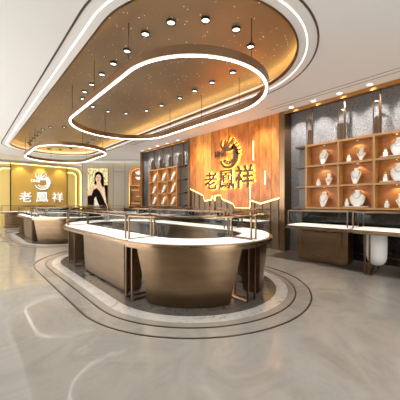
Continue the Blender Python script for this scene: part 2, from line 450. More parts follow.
def ribbon(bm, pts, w0, w1, y0, y1, mid=None):
    """flat stroke in XZ with tapering width, thickness y0..y1"""
    n = len(pts); L_, R_ = [], []
    for i, (x, z) in enumerate(pts):
        ax, az = pts[max(i-1, 0)]; bx_, bz = pts[min(i+1, n-1)]
        dx, dz = bx_-ax, bz-az; l = math.hypot(dx, dz) or 1
        f = i/(n-1); w = (w0*(1-f)+w1*f)/2
        if mid: w = w+(mid-w*1)*math.sin(PI*f)*.5 if mid > w else w
        L_.append((x-dz/l*w, z+dx/l*w)); R_.append((x+dz/l*w, z-dx/l*w))
    V = [[bm.verts.new(q) for q in ((L_[i][0], y0, L_[i][1]), (R_[i][0], y0, R_[i][1]), (R_[i][0], y1, R_[i][1]), (L_[i][0], y1, L_[i][1]))] for i in range(n)]
    for a, b in zip(V, V[1:]):
        for j in range(4): bm.faces.new((a[j], a[(j+1) % 4], b[(j+1) % 4], b[j]))
    bm.faces.new(V[0]); bm.faces.new(V[-1][::-1])

def bez(p0, p1, p2, n=12):
    return [((1-t)**2*p0[0]+2*t*(1-t)*p1[0]+t*t*p2[0], (1-t)**2*p0[1]+2*t*(1-t)*p1[1]+t*t*p2[1]) for t in [k/n for k in range(n+1)]]

def emblem_mesh(S, cx, cz, y0, y1, grow=0.):
    """round bird emblem: crescent body, plumes above, beads within"""
    bm = bmesh.new(); T = lambda pts: [(cx+x*S, cz+z*S) for x, z in pts]
    g = grow
    # body crescent open at the upper left
    ribbon(bm, T([(.04+.34*math.cos(R(t)), -.12+.34*math.sin(R(t))) for t in range(200, 421, 10)]), (.04+g)*S, (.13+g)*S, y0, y1)
    ribbon(bm, T([(.05+.235*math.cos(R(t)), -.12+.235*math.sin(R(t))) for t in range(205, 401, 13)]), (.02+g)*S, (.05+g)*S, y0, y1)
    # neck and beak line from the left sweeping to the right shoulder
    ribbon(bm, T(bez((-.22, .16), (.0, .02), (.26, .14), 14)), (.05+g)*S, (.10+g)*S, y0, y1)
    # tall plumes
    for a, b, c, w in (((-.2, .16), (-.34, .3), (-.2, .42), .05), ((-.08, .12), (-.02, .34), (.12, .5), .06), ((.0, .14), (.1, .3), (.26, .42), .06), ((-.14, .15), (-.14, .3), (-.05, .4), .035)):
        ribbon(bm, T(bez(a, b, c)), (w+g)*S, (.012+g)*S, y0, y1)
    # short tail feathers fanning right
    for t in (68, 50, 34, 18, 2):
        r0, r1 = .3, .47
        ribbon(bm, T([(.05+r0*math.cos(R(t)), -.06+r0*math.sin(R(t))), (.05+r1*math.cos(R(t-8)), -.06+r1*math.sin(R(t-8)))]), (.05+g)*S, (.012+g)*S, y0, y1)
    # beads along the lower rim
    for t in (222, 250, 280, 310):
        x, z = .05+.19*math.cos(R(t)), -.12+.19*math.sin(R(t))
        ribbon(bm, T(bez((x-.03, z), (x, z+.05), (x+.035, z), 6)), (.03+g)*S, (.02+g)*S, y0, y1)
    return bm

# ------------------------------------------------------------------ gold sign wall
gw = thing('gold_feature_wall', 'glowing gold back wall panel with rounded side panels behind the white sign', 'wall panel', (3.1, GY, 0))
obj('center_panel', B(1.76-3.1, 4.44-3.1, 0, .1, 0, 3.24), 'gold_paint', gw)
for x in (1.74, 4.44):
    obj('divider', B(x-3.1, x+.03-3.1, -.03, .05, 0, 3.26), 'black', gw)
obj('light_strip', B(1.78-3.1, 4.42-3.1, -.01, -.001, 3.2, 3.23), 'led_yellow', gw)['label'] = 'bright line along the top of the gold panel'
def arched(x0, x1, z0, z1, rad, side):                  # outline with one rounded upper corner
    if side > 0:
        return [(x0, z0), (x1, z0)]+[(x1-rad+rad*math.cos(R(t)), z1-rad+rad*math.sin(R(t))) for t in range(0, 91, 9)]+[(x0, z1)]
    return [(x1, z0), (x1, z1)]+[(x0+rad+rad*math.cos(R(t)), z1-rad+rad*math.sin(R(t))) for t in range(90, 181, 9)]+[(x0, z0)]
for s in (1, -1):
    x0, x1 = (4.48, 5.26) if s > 0 else (.96, 1.73)
    T = lambda pts: [(x-3.1, z) for x, z in pts]
    def inset(d): return (x0, x1-d) if s > 0 else (x0+d, x1)
    a = inset(0); obj('side_panel', vprism(T(arched(a[0], a[1], 0, 3.24, .42, s)), [], .02, .1), 'goldlight', gw, smooth=True)
    for d, m, w in ((.02, 'led_yellow', .03), (.2, 'black', .015), (.3, 'led_yellow', .02)):
        def line(dd):
            a = inset(dd); o = arched(a[0], a[1], 0.02, 3.24-dd, .42-dd*.6, s)
            return (o[1:] if s > 0 else o[1:])
        p0, p1 = T(line(d)), T(line(d+w))
        bm = bmesh.new(); n = len(p0)
        V = [[bm.verts.new(q) for q in ((p0[i][0], 0, p0[i][1]), (p1[i][0], 0, p1[i][1]), (p1[i][0], .019, p1[i][1]), (p0[i][0], .019, p0[i][1]))] for i in range(n)]
        for u, v in zip(V, V[1:]):
            for j in range(4): bm.faces.new((u[j], u[(j+1) % 4], v[(j+1) % 4], v[j]))
        bm.faces.new(V[0]); bm.faces.new(V[-1][::-1])
        obj('light_strip' if m != 'black' else 'border_line', bm, m, gw)
sg = thing('sign', 'white three-character shop sign mounted on the gold back wall', 'sign', (3.17, GY-.06, 1.2), group=None)
for ch, x in (('老', -.77), ('鳳', 0), ('祥', .78)):
    glyph(ch, .54, x, .27, .05, 'sign_white', sg, fat=.008)
    glyph(ch, .54, x+.012, .258, .02, 'sign_shadow', sg, name='letter_shadow', fat=.03, y=.036)  # wider offset copy paints the letter's shadow edge
em = thing('emblem', 'white round bird emblem mounted on the gold back wall', 'emblem', (3.13, GY-.06, 1.86))
obj('bird_relief', emblem_mesh(1.0, 0, .5, -.025, .02), 'sign_white', em)
obj('bird_shadow', emblem_mesh(1.0, .014, .486, .021, .045, .03), 'sign_shadow', em)  # emblem's shadow edge, drawn as a brown offset copy
glyph('1848', .16, -.27, .5, .03, 'sign_white', em, name='year_text', fat=.01)
for x in (2.15, 3.1, 4.05):
    spot('spot_light', (x, GY-.35, CH-.05), 48, 75, (x, GY+.1, 1.8), (1, .85, .55), .6)

# ------------------------------------------------------------------ portrait light box and arched niche on the grey wall
po = thing('portrait_poster', 'tall portrait poster of a dark-haired person in a black wrap on glitter gold', 'poster', G0+Matrix.Rotation(ag, 3, 'Z') @ Vector((.88, -.001, 0)), ag)
obj('frame', B(-.57, .57, -.05, -.001, .64, 3.06), 'brass', po, bevel=.012)
obj('picture', B(-.55, .55, -.056, -.0505, .66, 3.04), 'glitter', po)
def pp(pts): return [((x-112.5)/146.5, 3.05-(y-22)/146.5) for x, y in pts]
def layer(name, polys, m, k):
    bm = bmesh.new()
    for pl in polys:
        b2 = vprism(pp(pl), [], -.056-.002*k, -.0565-.002*(k-1))
        me = bpy.data.meshes.new('t'); b2.to_mesh(me); b2.free(); bm.from_mesh(me)
    obj(name, bm, m, po)
def ell(cx, cy, rx, ry, rot=0, n=20):
    return [(cx+rx*math.cos(t)*math.cos(rot)-ry*math.sin(t)*math.sin(rot), cy+rx*math.cos(t)*math.sin(rot)+ry*math.sin(t)*math.cos(rot)) for t in [2*PI*k/n for k in range(n)]]
layer('hair', [[(92, 62), (104, 54), (118, 50), (134, 55), (148, 66), (158, 88), (162, 120), (162, 160), (156, 188), (140, 175), (130, 150), (104, 150), (96, 158), (86, 146), (86, 100)]], 'hair', 1)
layer('skin', [ell(117, 106, 22, 33, .12), [(104, 128), (134, 128), (142, 160), (160, 185), (172, 230), (176, 290), (166, 320), (140, 330), (112, 250), (96, 190), (104, 170)],
               [(36, 205), (60, 196), (76, 170), (92, 152), (98, 160), (84, 196), (64, 236), (38, 244)]], 'skin', 2)
layer('wrap', [[(78, 196), (104, 182), (128, 206), (150, 250), (186, 330), (192, 360), (142, 360), (112, 300), (96, 250), (84, 270), (80, 360), (32, 360), (32, 244), (64, 238)],
               [(162, 158), (193, 158), (193, 330), (182, 300), (172, 220)]], 'cloth', 3)
layer('blouse', [[(92, 262), (98, 250), (114, 300), (134, 340), (136, 372), (84, 372)], [(150, 200), (156, 200), (176, 290), (170, 300)]], 'blouse', 4)
layer('eyes_and_brows', [ell(108, 100, 4, 2), ell(126, 101, 4, 2), [(102, 94), (113, 92), (113, 94), (102, 96)], [(121, 93), (132, 95), (132, 97), (121, 95)], [(115, 112), (118, 100), (120, 113)]], 'hair', 5)
layer('lips', [ell(116, 122, 6, 3)], 'lips', 6)

na = thing('arched_display_niche', 'tall arched orange-lit display niche in the taupe wall', 'display niche', G0+Matrix.Rotation(ag, 3, 'Z') @ Vector((3.06, -.002, 0)), ag)
def archline(w, z0, z1): return [(-w, z0), (w, z0)]+[(w*math.cos(R(t)), z1-w+w*math.sin(R(t))) for t in range(0, 181, 10)]
obj('back_panel', vprism(archline(.40, .2, 3.04), [], -.03, -.001), 'orange', na)
po_, pi_ = archline(.43, .15, 3.08), archline(.385, .2, 3.03)
obj('arch_frame', vprism(po_, [pi_], -.24, -.031), 'brass', na, smooth=True)
for x0, x1, z in ((-.38, .38, .84), (-.38, .1, 1.86), (-.1, .38, 1.52), (-.38, .38, 1.15)):
    obj('shelf', B(x0, x1, -.22, -.031, z, z+.04), 'wood_edge', na)
    obj('shelf_light', B(x0+.02, x1-.02, -.06, -.04, z-.02, z-.005), 'led_niche', na)
obj('arch_light', vprism(archline(.38, 2.1, 3.02), [archline(.365, 2.11, 3.0)], -.06, -.045), 'led_niche', na)
el = thing('emblem', 'white round bird emblem at the top of the orange arched niche', 'emblem', G0+Matrix.Rotation(ag, 3, 'Z') @ Vector((3.12, -.2, 0)), ag)
obj('bird_relief', emblem_mesh(.5, 0, 2.66, -.02, .02, .02), 'sign_white', el)
def niche_item(nm, lab, cat, x, z, bm, m):
    o = obj(nm, bm, m); o.location = G0+Matrix.Rotation(ag, 3, 'Z') @ Vector((3.06+x, -.13, z)); o.rotation_euler = (0, 0, ag)
    return tag(o, lab, cat)
niche_item('ornament', 'small dark curved ornament on the left niche shelf', 'ornament', -.16, 1.901, tube(bmesh.new(), [(-.1, 0, .02), (-.06, 0, .12), (.02, 0, .16), (.1, 0, .1), (.12, 0, .02)], .02), 'bronze_dark')
bm = lathe(bmesh.new(), [(.07, 0), (.09, .08), (.08, .2), (.03, .25), (.04, .3)]); niche_item('vase', 'dark red round vase on the right niche shelf', 'vase', .2, 1.561, bm, 'red')
niche_item('book', 'dark flat case lying on the middle niche shelf', 'case', -.02, 1.191, B(-.16, .16, -.06, .06, 0, .05), 'darkpad')
niche_item('gift_box', 'red lacquer gift box on the bottom niche shelf, the left one', 'box', -.06, .881, B(-.09, .09, -.06, .06, 0, .16), 'red')
niche_item('gift_box', 'red lacquer gift box on the bottom niche shelf, the right one', 'box', .16, .881, B(-.09, .09, -.06, .06, 0, .12), 'red')

# ------------------------------------------------------------------ wood feature panel on the right wall
XP = 5.74
wf = thing('wood_feature_panel', 'large orange veneer wall panel with a glowing jagged lower edge', 'wall panel', (XP, 5.1, 0))
edge = [(6.86, 1.66), (6.45, 1.52), (6.2, 1.42), (6.14, 1.25), (5.85, 1.28), (5.78, 1.42), (5.68, 1.26), (5.67, 1.41), (5.42, 1.42), (5.36, 1.30), (4.93, 1.16), (4.86, 1.04), (4.36, 1.04), (4.33, 1.26), (4.0, 1.17), (3.45, 1.31)]
out = [(3.45, CH-.005), (6.86, CH-.005)]+edge
bm = prism(bmesh.new(), [(y-5.1, z) for y, z in out], [], 0, .05)
bmesh.ops.transform(bm, matrix=Matrix(((0, 0, 1, 0), (1, 0, 0, 0), (0, 1, 0, 0), (0, 0, 0, 1))), verts=bm.verts)
obj('veneer_boards', bm, 'boards', wf)
obj('mounting_batten', B(.0505, .086, -1.6, 1.6, 1.9, 3.3), 'bronze_dark', wf)
obj('edge_light', tube(bmesh.new(), [(.02, y-5.1, z-.012) for y, z in edge], .012, square=True), 'led_warm', wf)['label'] = 'warm light strip along the jagged lower edge'
for y, z0, z1 in ((4.215, 2.32, 2.84), (3.85, 1.65, 2.0), (4.32, 1.30, 1.62)):
    obj('light_slot', B(-.004, .03, y-5.1-.012, y-5.1+.012, z0, z1), 'led_warm', wf)['label'] = 'slim glowing vertical slot'
rn += 1; struct('trim_%d' % rn, B(5.88, 6.119, 3.45, 7.0, 0, CH-.001), 'pillar')
bm = bmesh.new()
for k in range(14):
    y = 3.5+k*.25; bx(bm, 5.83+(k % 3)*.012, 5.879, y+.02, y+.2, 0, 1.9)
rn += 1; struct('trim_%d' % rn, bm, 'pillar')
def face_wall(o, loc):                       # local -Y faces the room (-X)
    o.location = loc; o.rotation_euler = (0, 0, -PI/2)
sg2 = thing('sign', 'dark metal three-character shop sign with warm halo on the orange wood panel', 'sign'); face_wall(sg2, (XP-.07, 5.1, 1.6))
# local x -> world -y
for ch, y, z, s in (('老', 5.77, 1.86, .52), ('鳳', 5.12, 1.865, .54), ('祥', 4.47, 1.90, .62)):
    glyph(ch, s, 5.1-y, z-1.6, .04, 'sign_metal', sg2, fat=.014)
    h = glyph(ch, s, 5.1-y, z-1.6, .006, 'halo', sg2, name='halo_light', fat=.004, y=.0275); h['label'] = 'warm glowing back of the letter'
em2 = thing('emblem', 'dark metal round bird emblem with warm halo on the orange wood panel', 'emblem'); face_wall(em2, (XP-.06, 5.09, 2.2))
obj('bird_relief', emblem_mesh(.94, 0, .44, -.02, .015, .022), 'sign_metal', em2)
obj('halo_light', emblem_mesh(.94, 0, .44, .0155, .022, -.004), 'halo', em2)['label'] = 'warm glowing back of the emblem'
glyph('1848', .17, -.29, .45, .03, 'sign_metal', em2, name='year_text', fat=.045)

# ------------------------------------------------------------------ stone display bays
def frame_bar(lab, *a): return tag(obj('bronze_frame', B(*a), 'bronze_tube'), lab, 'frame')
rn += 1; struct('trim_%d' % rn, B(5.74, 6.11, 3.3, 3.44, 0, CH-.001), 'bronze_tube')
rn += 1; struct('trim_%d' % rn, B(5.74, 6.11, 6.88, 7.0, 0, CH-.001), 'bronze_tube')
rn += 1; struct('trim_%d' % rn, B(5.74, 5.82, 10.12, 10.3, 0, CH-.001), 'bronze_tube')
rn += 1; struct('trim_%d' % rn, B(5.74, 5.86, -3, 3.3, CH-.08, CH-.001), 'brass')
rn += 1; struct('trim_%d' % rn, B(5.74, 5.86, 7.0, 10.07, CH-.08, CH-.001), 'brass')
struct('wall_stone', B(6.06, 6.119, -3, 3.299, 1.02, CH-.001), 'stone')
struct('wall_stone_far', B(6.06, 6.119, 7.0, 10.179, 0, CH-.001), 'stone')
rn += 1; struct('trim_%d' % rn, B(5.95, 6.119, -3, 2.98, 0, 1.019), 'marble_black')
rn += 1; struct('trim_%d' % rn, B(6.0, 6.119, 2.98, 3.299, 0, 1.019), 'stone')
struct('baseboard_right', B(5.935, 5.949, -3, 2.97, .13, .16), 'bronze_tube')

def display_shelf(lab, ys, stub, zs, xf, xb, loops, posts, loop_top, group):
    """orange lit shelving: ys descending column lines, stub = dark open shelves beside it"""
    cy = (ys[0]+ys[-1])/2
    t = thing('display_shelf', lab, 'display shelf', (xf, cy, zs[0]), 0, group)
    O = (xf, cy, zs[0])
    obj('back_panel', B(xb-.02, xb, ys[-1], ys[0], zs[0], zs[-1]), 'orange', t, O)
    for z in zs:
        obj('shelf', B(xf, xb-.021, ys[-1]-.0, ys[0], z-.02, z+.02), 'wood_edge', t, O)
    for y in ys:
        obj('divider', B(xf-.005, xb-.021, y-.018, y+.018, zs[0]-.03, zs[-1]+.03), 'wood_edge', t, O)
    for z in zs[:]:
        obj('side_shelf', B(xf+.02, xb, stub[0], stub[1], z-.022, z+.022), 'bronze_dark', t, O)['label'] = 'dark bronze stub shelf'
    obj('side_panel', B(xb-.03, xb, stub[0], stub[1], zs[0], zs[-1]), 'strip_dark', t, O)
    for a, b in loops:
        r_ = abs(a-b)/2; m = (a+b)/2
        pts = [(xf+.05, m+r_, zs[-1]+.025)]+[(xf+.05, m+r_*math.cos(R(t_)), loop_top-r_+r_*math.sin(R(t_))) for t_ in range(0, 181, 15)]+[(xf+.05, m-r_, zs[-1]+.025)]
        obj('tube_arch', tube(bmesh.new(), pts, .012), 'bronze_tube', t, O, smooth=True)
        ol = [(m-r_*.8-cy, .03), (m+r_*.8-cy, .03)]+[(m-cy+r_*.8*math.cos(R(t_)), .33+r_*.8*math.sin(R(t_))) for t_ in range(0, 181, 20)]
        b2 = prism(bmesh.new(), ol, [], 0, .012)
        bmesh.ops.transform(b2, matrix=Matrix(((0, 0, 1, .07), (1, 0, 0, 0), (0, 1, 0, zs[-1]-zs[0]), (0, 0, 0, 1))), verts=b2.verts)
        obj('rounded_plate', b2, 'bronze_dark', t)
    for y in posts:
        obj('post', B(xf+.02, xf+.05, y-.015, y+.015, zs[-1]+.02, CH-.085), 'bronze_dark', t, O)
    for a, b in zip(ys, ys[1:]):
        for z in zs[1:]:
            y = (a+b)/2
            l = obj('shelf_light', lathe(bmesh.new(), [(.012, 0), (.012, .008)], 12, (xb-.1, y, z-.03)), 'led_line', t, O)
            spot('shelf_spot', (xb-.10, y, z-.03), 5, 116, (xb-.08, y, z-.5), (1, .87, .62), .2, .01)
    return t
ZS = [1.07, 1.545, 2.01, 2.48]
YS = [2.79, 2.10, 1.46, .80, .12]
display_shelf('long orange-lit display shelf on the stone wall nearest the camera', YS, (2.81, 3.06), ZS, 5.80, 6.04,
              [(2.80, 2.68), (2.12, 2.0), (1.48, 1.38), (.82, .72)], [2.66, 1.98, 1.355, .7], 3.13, 'orange display shelves')
YL = [9.73, 9.07, 8.40, 7.78]
display_shelf('small three by three orange display shelf left of the wood panel', YL, (7.34, 7.76), [1.07, 1.54, 2.02, 2.53], 5.86, 6.04,
              [(9.72, 9.42), (9.08, 8.8), (8.45, 8.15), (7.82, 7.5)], [9.36, 8.74, 8.08, 7.42], 3.2, 'orange display shelves')

# ------------------------------------------------------------------ necklace stands and other jewellery
def bust_mesh(kind):
    """local: faces -X (towards the room), z up, base at 0"""
    bm = bmesh.new(); rings = []
    if kind == 'tall':      # neck, shoulders, long tongue narrowing down
        prof = [(.02, .018, 0), (.035, .02, .012), (.055, .024, .06), (.082, .03, .14), (.096, .034, .20), (.094, .036, .235), (.07, .034, .262), (.046, .034, .275), (.04, .034, .32), (.046, .036, .33)]
        lean = .10
    elif kind == 'small':   # V-shaped stand with a high neck
        prof = [(.022, .018, 0), (.03, .02, .03), (.05, .024, .08), (.082, .028, .13), (.08, .03, .15), (.045, .028, .165), (.036, .028, .2), (.04, .03, .25), (.04, .03, .265)]
        lean = .06
    else:                   # broad bust
        prof = [(.05, .035, 0), (.09, .05, .02), (.12, .06, .07), (.14, .066, .13), (.142, .066, .18), (.12, .06, .22), (.08, .05, .25), (.052, .045, .275), (.048, .045, .31), (.052, .048, .325)]
        lean = .05
    top = prof[-1][2]
    for w, d, z in prof:
        xo = lean*(z/top-.5)
        rings.append([(xo+d*math.cos(2*PI*k/20), w*math.sin(2*PI*k/20), z) for k in range(20)])
    loft(bm, rings); return bm
def necklace(kind, m):
    s = {'tall': (.05, .09, .27, .12), 'small': (.045, .06, .2, .09), 'broad': (.06, .085, .275, .16)}[kind]
    w0, w1, zt, zb = s; pts = []
    for k in range(21):
        t = PI*k/20; y = -math.cos(t)*w1*.85; z = zt-(zt-zb)*math.sin(t)**.8
        x = -.04-.0*math.sin(t) if kind != 'broad' else -.055-.018*math.sin(t)
        x += {'tall': .10, 'small': .06, 'broad': .05}[kind]*(z/.33-.5)*.9
        pts.append((x, y, z))
    return tube(bmesh.new(), pts, .0045, 6)
def make_bust(kind, lab, group):
    t = thing('necklace_stand', lab, 'necklace stand', (0, 0, 0), 0, group)
    b_ = obj('bust', bust_mesh(kind), 'white', t, smooth=True)
    obj('necklace', necklace(kind, 'silver'), 'silver' if kind != 'small' else 'gold', b_, smooth=True)
    return t
protos = {}
def place_bust(kind, y, z, lab, x=5.9, s=1.0):
    g = {'tall': 'tall necklace stands', 'small': 'small necklace stands', 'broad': 'broad necklace busts'}[kind]
    if kind not in protos:
        protos[kind] = make_bust(kind, lab, g); protos[kind].location = (x, y, z); o = protos[kind]
    else: o = dup(protos[kind], (x, y, z), None, lab, g)
    return o
def make_block(lab):
    t = thing('jewellery_block', lab, 'display block', group='small white jewellery blocks')
    obj('block', B(-.03, .03, -.035, .035, 0, .085), 'white', t, bevel=.006)
    obj('ring_slot', bx(bmesh.new(), -.018, .018, -.022, .022, .086, .13), 'white', t, bevel=.006)
    obj('ring', tube(bmesh.new(), [(0, .014*math.cos(2*PI*k/12), .145+.014*math.sin(2*PI*k/12)) for k in range(12)], .003, 6, True), 'gold', t)
    return t
def place_block(y, z, lab, x=5.875):
    if 'block' not in protos: protos['block'] = make_block(lab); protos['block'].location = (x, y, z)
    else: dup(protos['block'], (x, y, z), None, lab)
def place_tray(y0, y1, z, lab):
    t = thing('display_tray', lab, 'tray', (5.88, (y0+y1)/2, z), group='low display trays')
    h = (y1-y0)/2; obj('tray_base', B(-.07, .07, -h, h, 0, .018), 'bronze_tube', t); obj('pad', B(-.062, .062, -h+.008, h-.008, .0185, .026), 'white', t)
e = .0215
z1, z2, z3 = ZS[0]+e, ZS[1]+e, ZS[2]+e
colA = 'column nearest the wood panel'; colB = 'second column from the wood panel'; colC = 'third column from the wood panel'
place_bust('tall', 2.44, z3, 'tall white necklace stand alone in the top cell, '+colA)
place_bust('small', 2.33, z2, 'small V-shaped necklace stand in the middle cell, '+colA); place_block(2.54, z2, 'small white block in the middle cell, '+colA)
place_bust('tall', 2.44, z1, 'tall white necklace stand alone in the bottom cell, '+colA)
place_bust('small', 1.70, z3, 'small V-shaped necklace stand in the top cell, '+colB); place_block(1.92, z3, 'small white block in the top cell, '+colB)
place_bust('tall', 1.80, z2, 'tall white necklace stand alone in the middle cell, '+colB)
place_tray(1.56, 2.02, z1, 'low bronze tray in the bottom cell, '+colB)
place_bust('broad', 1.77, z1+.0265, 'broad white bust on a tray in the bottom cell, '+colB); place_block(1.955, z1+.0265, 'small white block on the tray in the bottom cell, '+colB)
for z, w in ((z3, 'top'), (z2, 'middle')):
    place_tray(.9, 1.37, z, 'low bronze tray in the %s cell, %s' % (w, colC))
    place_bust('broad', 1.08, z+.0265, 'broad white bust on a tray in the %s cell, %s' % (w, colC)); place_block(1.29, z+.0265, 'small white block on the tray in the %s cell, %s' % (w, colC))
place_block(1.27, z1, 'small white block in the bottom cell, '+colC)
place_bust('small', 1.06, z1, 'small V-shaped necklace stand in the bottom cell, '+colC)

# white slanted ramps on the small far shelf
def make_ramp(lab):
    t = thing('jewellery_ramp', lab, 'jewellery stand', group='white slanted jewellery ramps')
    bm = bmesh.new()
    loft(bm, [[(x+.02*0, y*.6-.1, .0) for x, y in ((-.04, -.08), (.04, -.08), (.04, .08), (-.04, .08))],
              [(x, y*.9-.02, .12) for x, y in ((-.035, -.08), (.035, -.08), (.035, .08), (-.035, .08))],
              [(x, y+.07, .27) for x, y in ((-.03, -.07), (.03, -.07), (.03, .07), (-.03, .07))],
              [(x, y+.10, .31) for x, y in ((-.02, -.05), (.02, -.05), (.02, .05), (-.02, .05))]])
    obj('ramp', bm, 'white', t, bevel=.008)
    obj('foot', B(-.05, .05, -.17, -.03, -.0, .02), 'darkpad', t)
    obj('bracelet', tube(bmesh.new(), [(.0+.045*math.cos(2*PI*k/14), -.02+.085*math.sin(2*PI*k/14), .13+.02*math.sin(2*PI*k/14)) for k in range(14)], .006, 6, True), 'gold', t)
    return t
rp = None
rows = ['bottom', 'middle', 'top']; cols = ['left', 'centre', 'right']
for ri, z in enumerate((1.07, 1.54, 2.02)):
    for ci in range(3):
        y = (YL[ci]+YL[ci+1])/2; lab = 'white slanted ramp in the %s %s cell of the small shelf' % (rows[ri], cols[ci])
        if rp is None: rp = make_ramp(lab); rp.location = (5.93, y, z+e)
        else: o = dup(rp, (5.93, y+random.uniform(-.03, .03), z+e), PI if (ri+ci) % 4 == 3 else 0, lab)
rp.rotation_euler = (0, 0, PI)
for o in bpy.data.objects:
    if o.name.startswith('jewellery_ramp'): o.rotation_euler = (0, 0, PI)

# ------------------------------------------------------------------ display islands
ZT, ZD, ZC = .735, .75, 1.03
def sector(cx, cy, r0, r1, a0, a1, n=22):
    return arc(cx, cy, r1, a0, a1, n)+arc(cx, cy, r0, a1, a0, n)
def curved_showcase(cx, cy, a0, a1, lab, grp):
    am = (a0+a1)/2; org = (cx+.9*math.cos(R(am)), cy+.9*math.sin(R(am)), 0)
    t = thing('curved_showcase', lab, 'showcase', org, 0, grp)
    s = 1.2 if a1 > a0 else -1.2
    A0, A1 = a0+.3, a1-.3
    ct = obj('countertop', prism(bmesh.new(), sector(cx, cy, .68, 1.12, A0, A1), [], .665, ZT), 'bronze', t, org, smooth=True)
    obj('rim', band(bmesh.new(), arc(cx, cy, 1.121, A0, A1), arc(cx, cy, 1.135, A0, A1), .70, .728, closed=False), 'bronze_rim', ct, org, smooth=True)
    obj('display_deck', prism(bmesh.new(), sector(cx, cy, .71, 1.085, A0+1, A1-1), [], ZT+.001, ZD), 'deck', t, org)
    # base: flared tub whose flanks lean inwards
    rings = []
    for z, r0, r1, ins in ((.006, .80, .98, 17), (.03, .78, 1.0, 16.6), (.34, .75, 1.03, 13), (.63, .72, 1.06, 10), (.664, .72, 1.06, 10)):
        pts = sector(cx, cy, r0, r1, a0+ins, a1-ins, 14); rings.append([(x, y, z) for x, y in pts])
    obj('base', loft(bmesh.new(), rings), 'bronze', t, org, smooth=True)
    bm = bmesh.new()
    for r_ in (.715, 1.08):
        tube(bm, [(x, y, ZC) for x, y in arc(cx, cy, r_, A0+2.0, A1-2.0, 18)], .0075, square=True)
    for a in (A0+2.0, A1-2.0):
        c, s_ = math.cos(R(a)), math.sin(R(a))
        tube(bm, [(cx+.715*c, cy+.715*s_, ZC), (cx+1.08*c, cy+1.08*s_, ZC)], .0075, square=True)
        for r_ in (.715, 1.08): tube(bm, [(cx+r_*c, cy+r_*s_, ZD), (cx+r_*c, cy+r_*s_, ZC)], .009, square=True)
    for a in (A0+1.9, A1-1.9):
        c, s_ = math.cos(R(a)), math.sin(R(a)); tube(bm, [(cx+.715*c, cy+.715*s_, ZD+.006), (cx+1.08*c, cy+1.08*s_, ZD+.006)], .006, square=True)
    fr = obj('case_frame', bm, 'bronze_tube', t, org)
    bm = bmesh.new()
    for r_ in (.713, 1.082): band(bm, arc(cx, cy, r_-.002, A0+2.6, A1-2.6), arc(cx, cy, r_+.002, A0+2.6, A1-2.6), ZD+.002, ZC-.012, closed=False)
    band(bm, arc(cx, cy, .728, A0+2.6, A1-2.6), arc(cx, cy, 1.068, A0+2.6, A1-2.6), ZC-.004, ZC+.002, closed=False)
    obj('glass', bm, 'glass', fr, org, smooth=True)
    for a in (a0+3.5, a1-3.5):
        c, s_ = math.cos(R(a)), math.sin(R(a))
        bm = tube(bmesh.new(), [(cx+r_*c, cy+r_*s_, z) for r_, z in ((1.05, .664), (1.05, .03), (1.04, .014), (.77, .014), (.76, .03), (.76, .664))], .011, square=True)
        obj('leg_frame', bm, 'bronze_tube', t, org)
    return t
def straight_showcase(cx, y0, y1, side, lab, grp, xs=None):
    """side -1: left run of an island (outer face towards -x)"""
    f = lambda r_: cx+side*r_
    X = lambda a, b: (min(f(a), f(b)), max(f(a), f(b)))
    org = (f(.9), (y0+y1)/2, 0)
    t = thing('straight_showcase', lab, 'showcase', org, 0, grp)
    g = .006; a, b = X(.68, 1.12)
    ct = obj('countertop', B(a, b, y0+g, y1-g, .665, ZT), 'bronze', t, org)
    a, b = X(1.121, 1.135); obj('rim', B(a, b, y0+g, y1-g, .70, .728), 'bronze_rim', ct, org)
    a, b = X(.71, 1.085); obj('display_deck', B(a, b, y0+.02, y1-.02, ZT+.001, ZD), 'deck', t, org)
    rings = []
    for z, r0, r1, i0, i1 in ((.006, .76, .98, .26, .72), (.03, .74, 1.0, .25, .71), (.664, .72, 1.03, .2, .68)):
        a, b = X(r0, r1); ya, yb = y0+i0, y1-i1
        rings.append([(a, ya, z), (b, ya, z), (b, yb, z), (a, yb, z)])
    obj('base', loft(bmesh.new(), rings), 'bronze', t, org, bevel=.02)
    bm = bmesh.new()
    for r_ in (.715, 1.08):
        tube(bm, [(f(r_), y0+.045, ZC), (f(r_), y1-.045, ZC)], .0075, square=True)
        for y in (y0+.045, y1-.045): tube(bm, [(f(r_), y, ZD), (f(r_), y, ZC)], .009, square=True)
    for y in (y0+.045, y1-.045): tube(bm, [(f(.715), y, ZC), (f(1.08), y, ZC)], .0075, square=True)
    fr = obj('case_frame', bm, 'bronze_tube', t, org)
    bm = bmesh.new()
    for r_ in (.713, 1.082): bx(bm, f(r_)-.002, f(r_)+.002, y0+.057, y1-.057, ZD+.002, ZC-.012)
    a, b = X(.728, 1.068); bx(bm, a, b, y0+.057, y1-.057, ZC-.004, ZC+.002)
    obj('glass', bm, 'glass', fr, org)
    for y in (y0+.08, y1-.3):
        bm = tube(bmesh.new(), [(f(r_), y, z) for r_, z in ((1.05, .664), (1.05, .03), (1.04, .014), (.77, .014), (.76, .03), (.76, .664))], .011, square=True)
        obj('leg_frame', bm, 'bronze_tube', t, org)
    return t
y0, y1 = ISL[0]
where = ['near island', 'far island by gold wall']
mods = []
g1 = 'bronze showcases of the display islands'
def L_(s, i): return s+' of the '+where[i]
names = [('rounded bronze tub showcase at the near left corner', lambda c, a, b: None)]
specs = [('c', y0, 180, 270, 'rounded bronze tub showcase, front left quarter'), ('c', y0, 270, 360, 'rounded bronze tub showcase, front right quarter'),
         ('c', y1, 0, 90, 'rounded bronze tub showcase, back right quarter'), ('c', y1, 90, 180, 'rounded bronze tub showcase, back left quarter'),
         ('s', -1, 0, 0, 'long straight bronze showcase, left side'), ('s', 1, 0, 0, 'long straight bronze showcase, right side')]
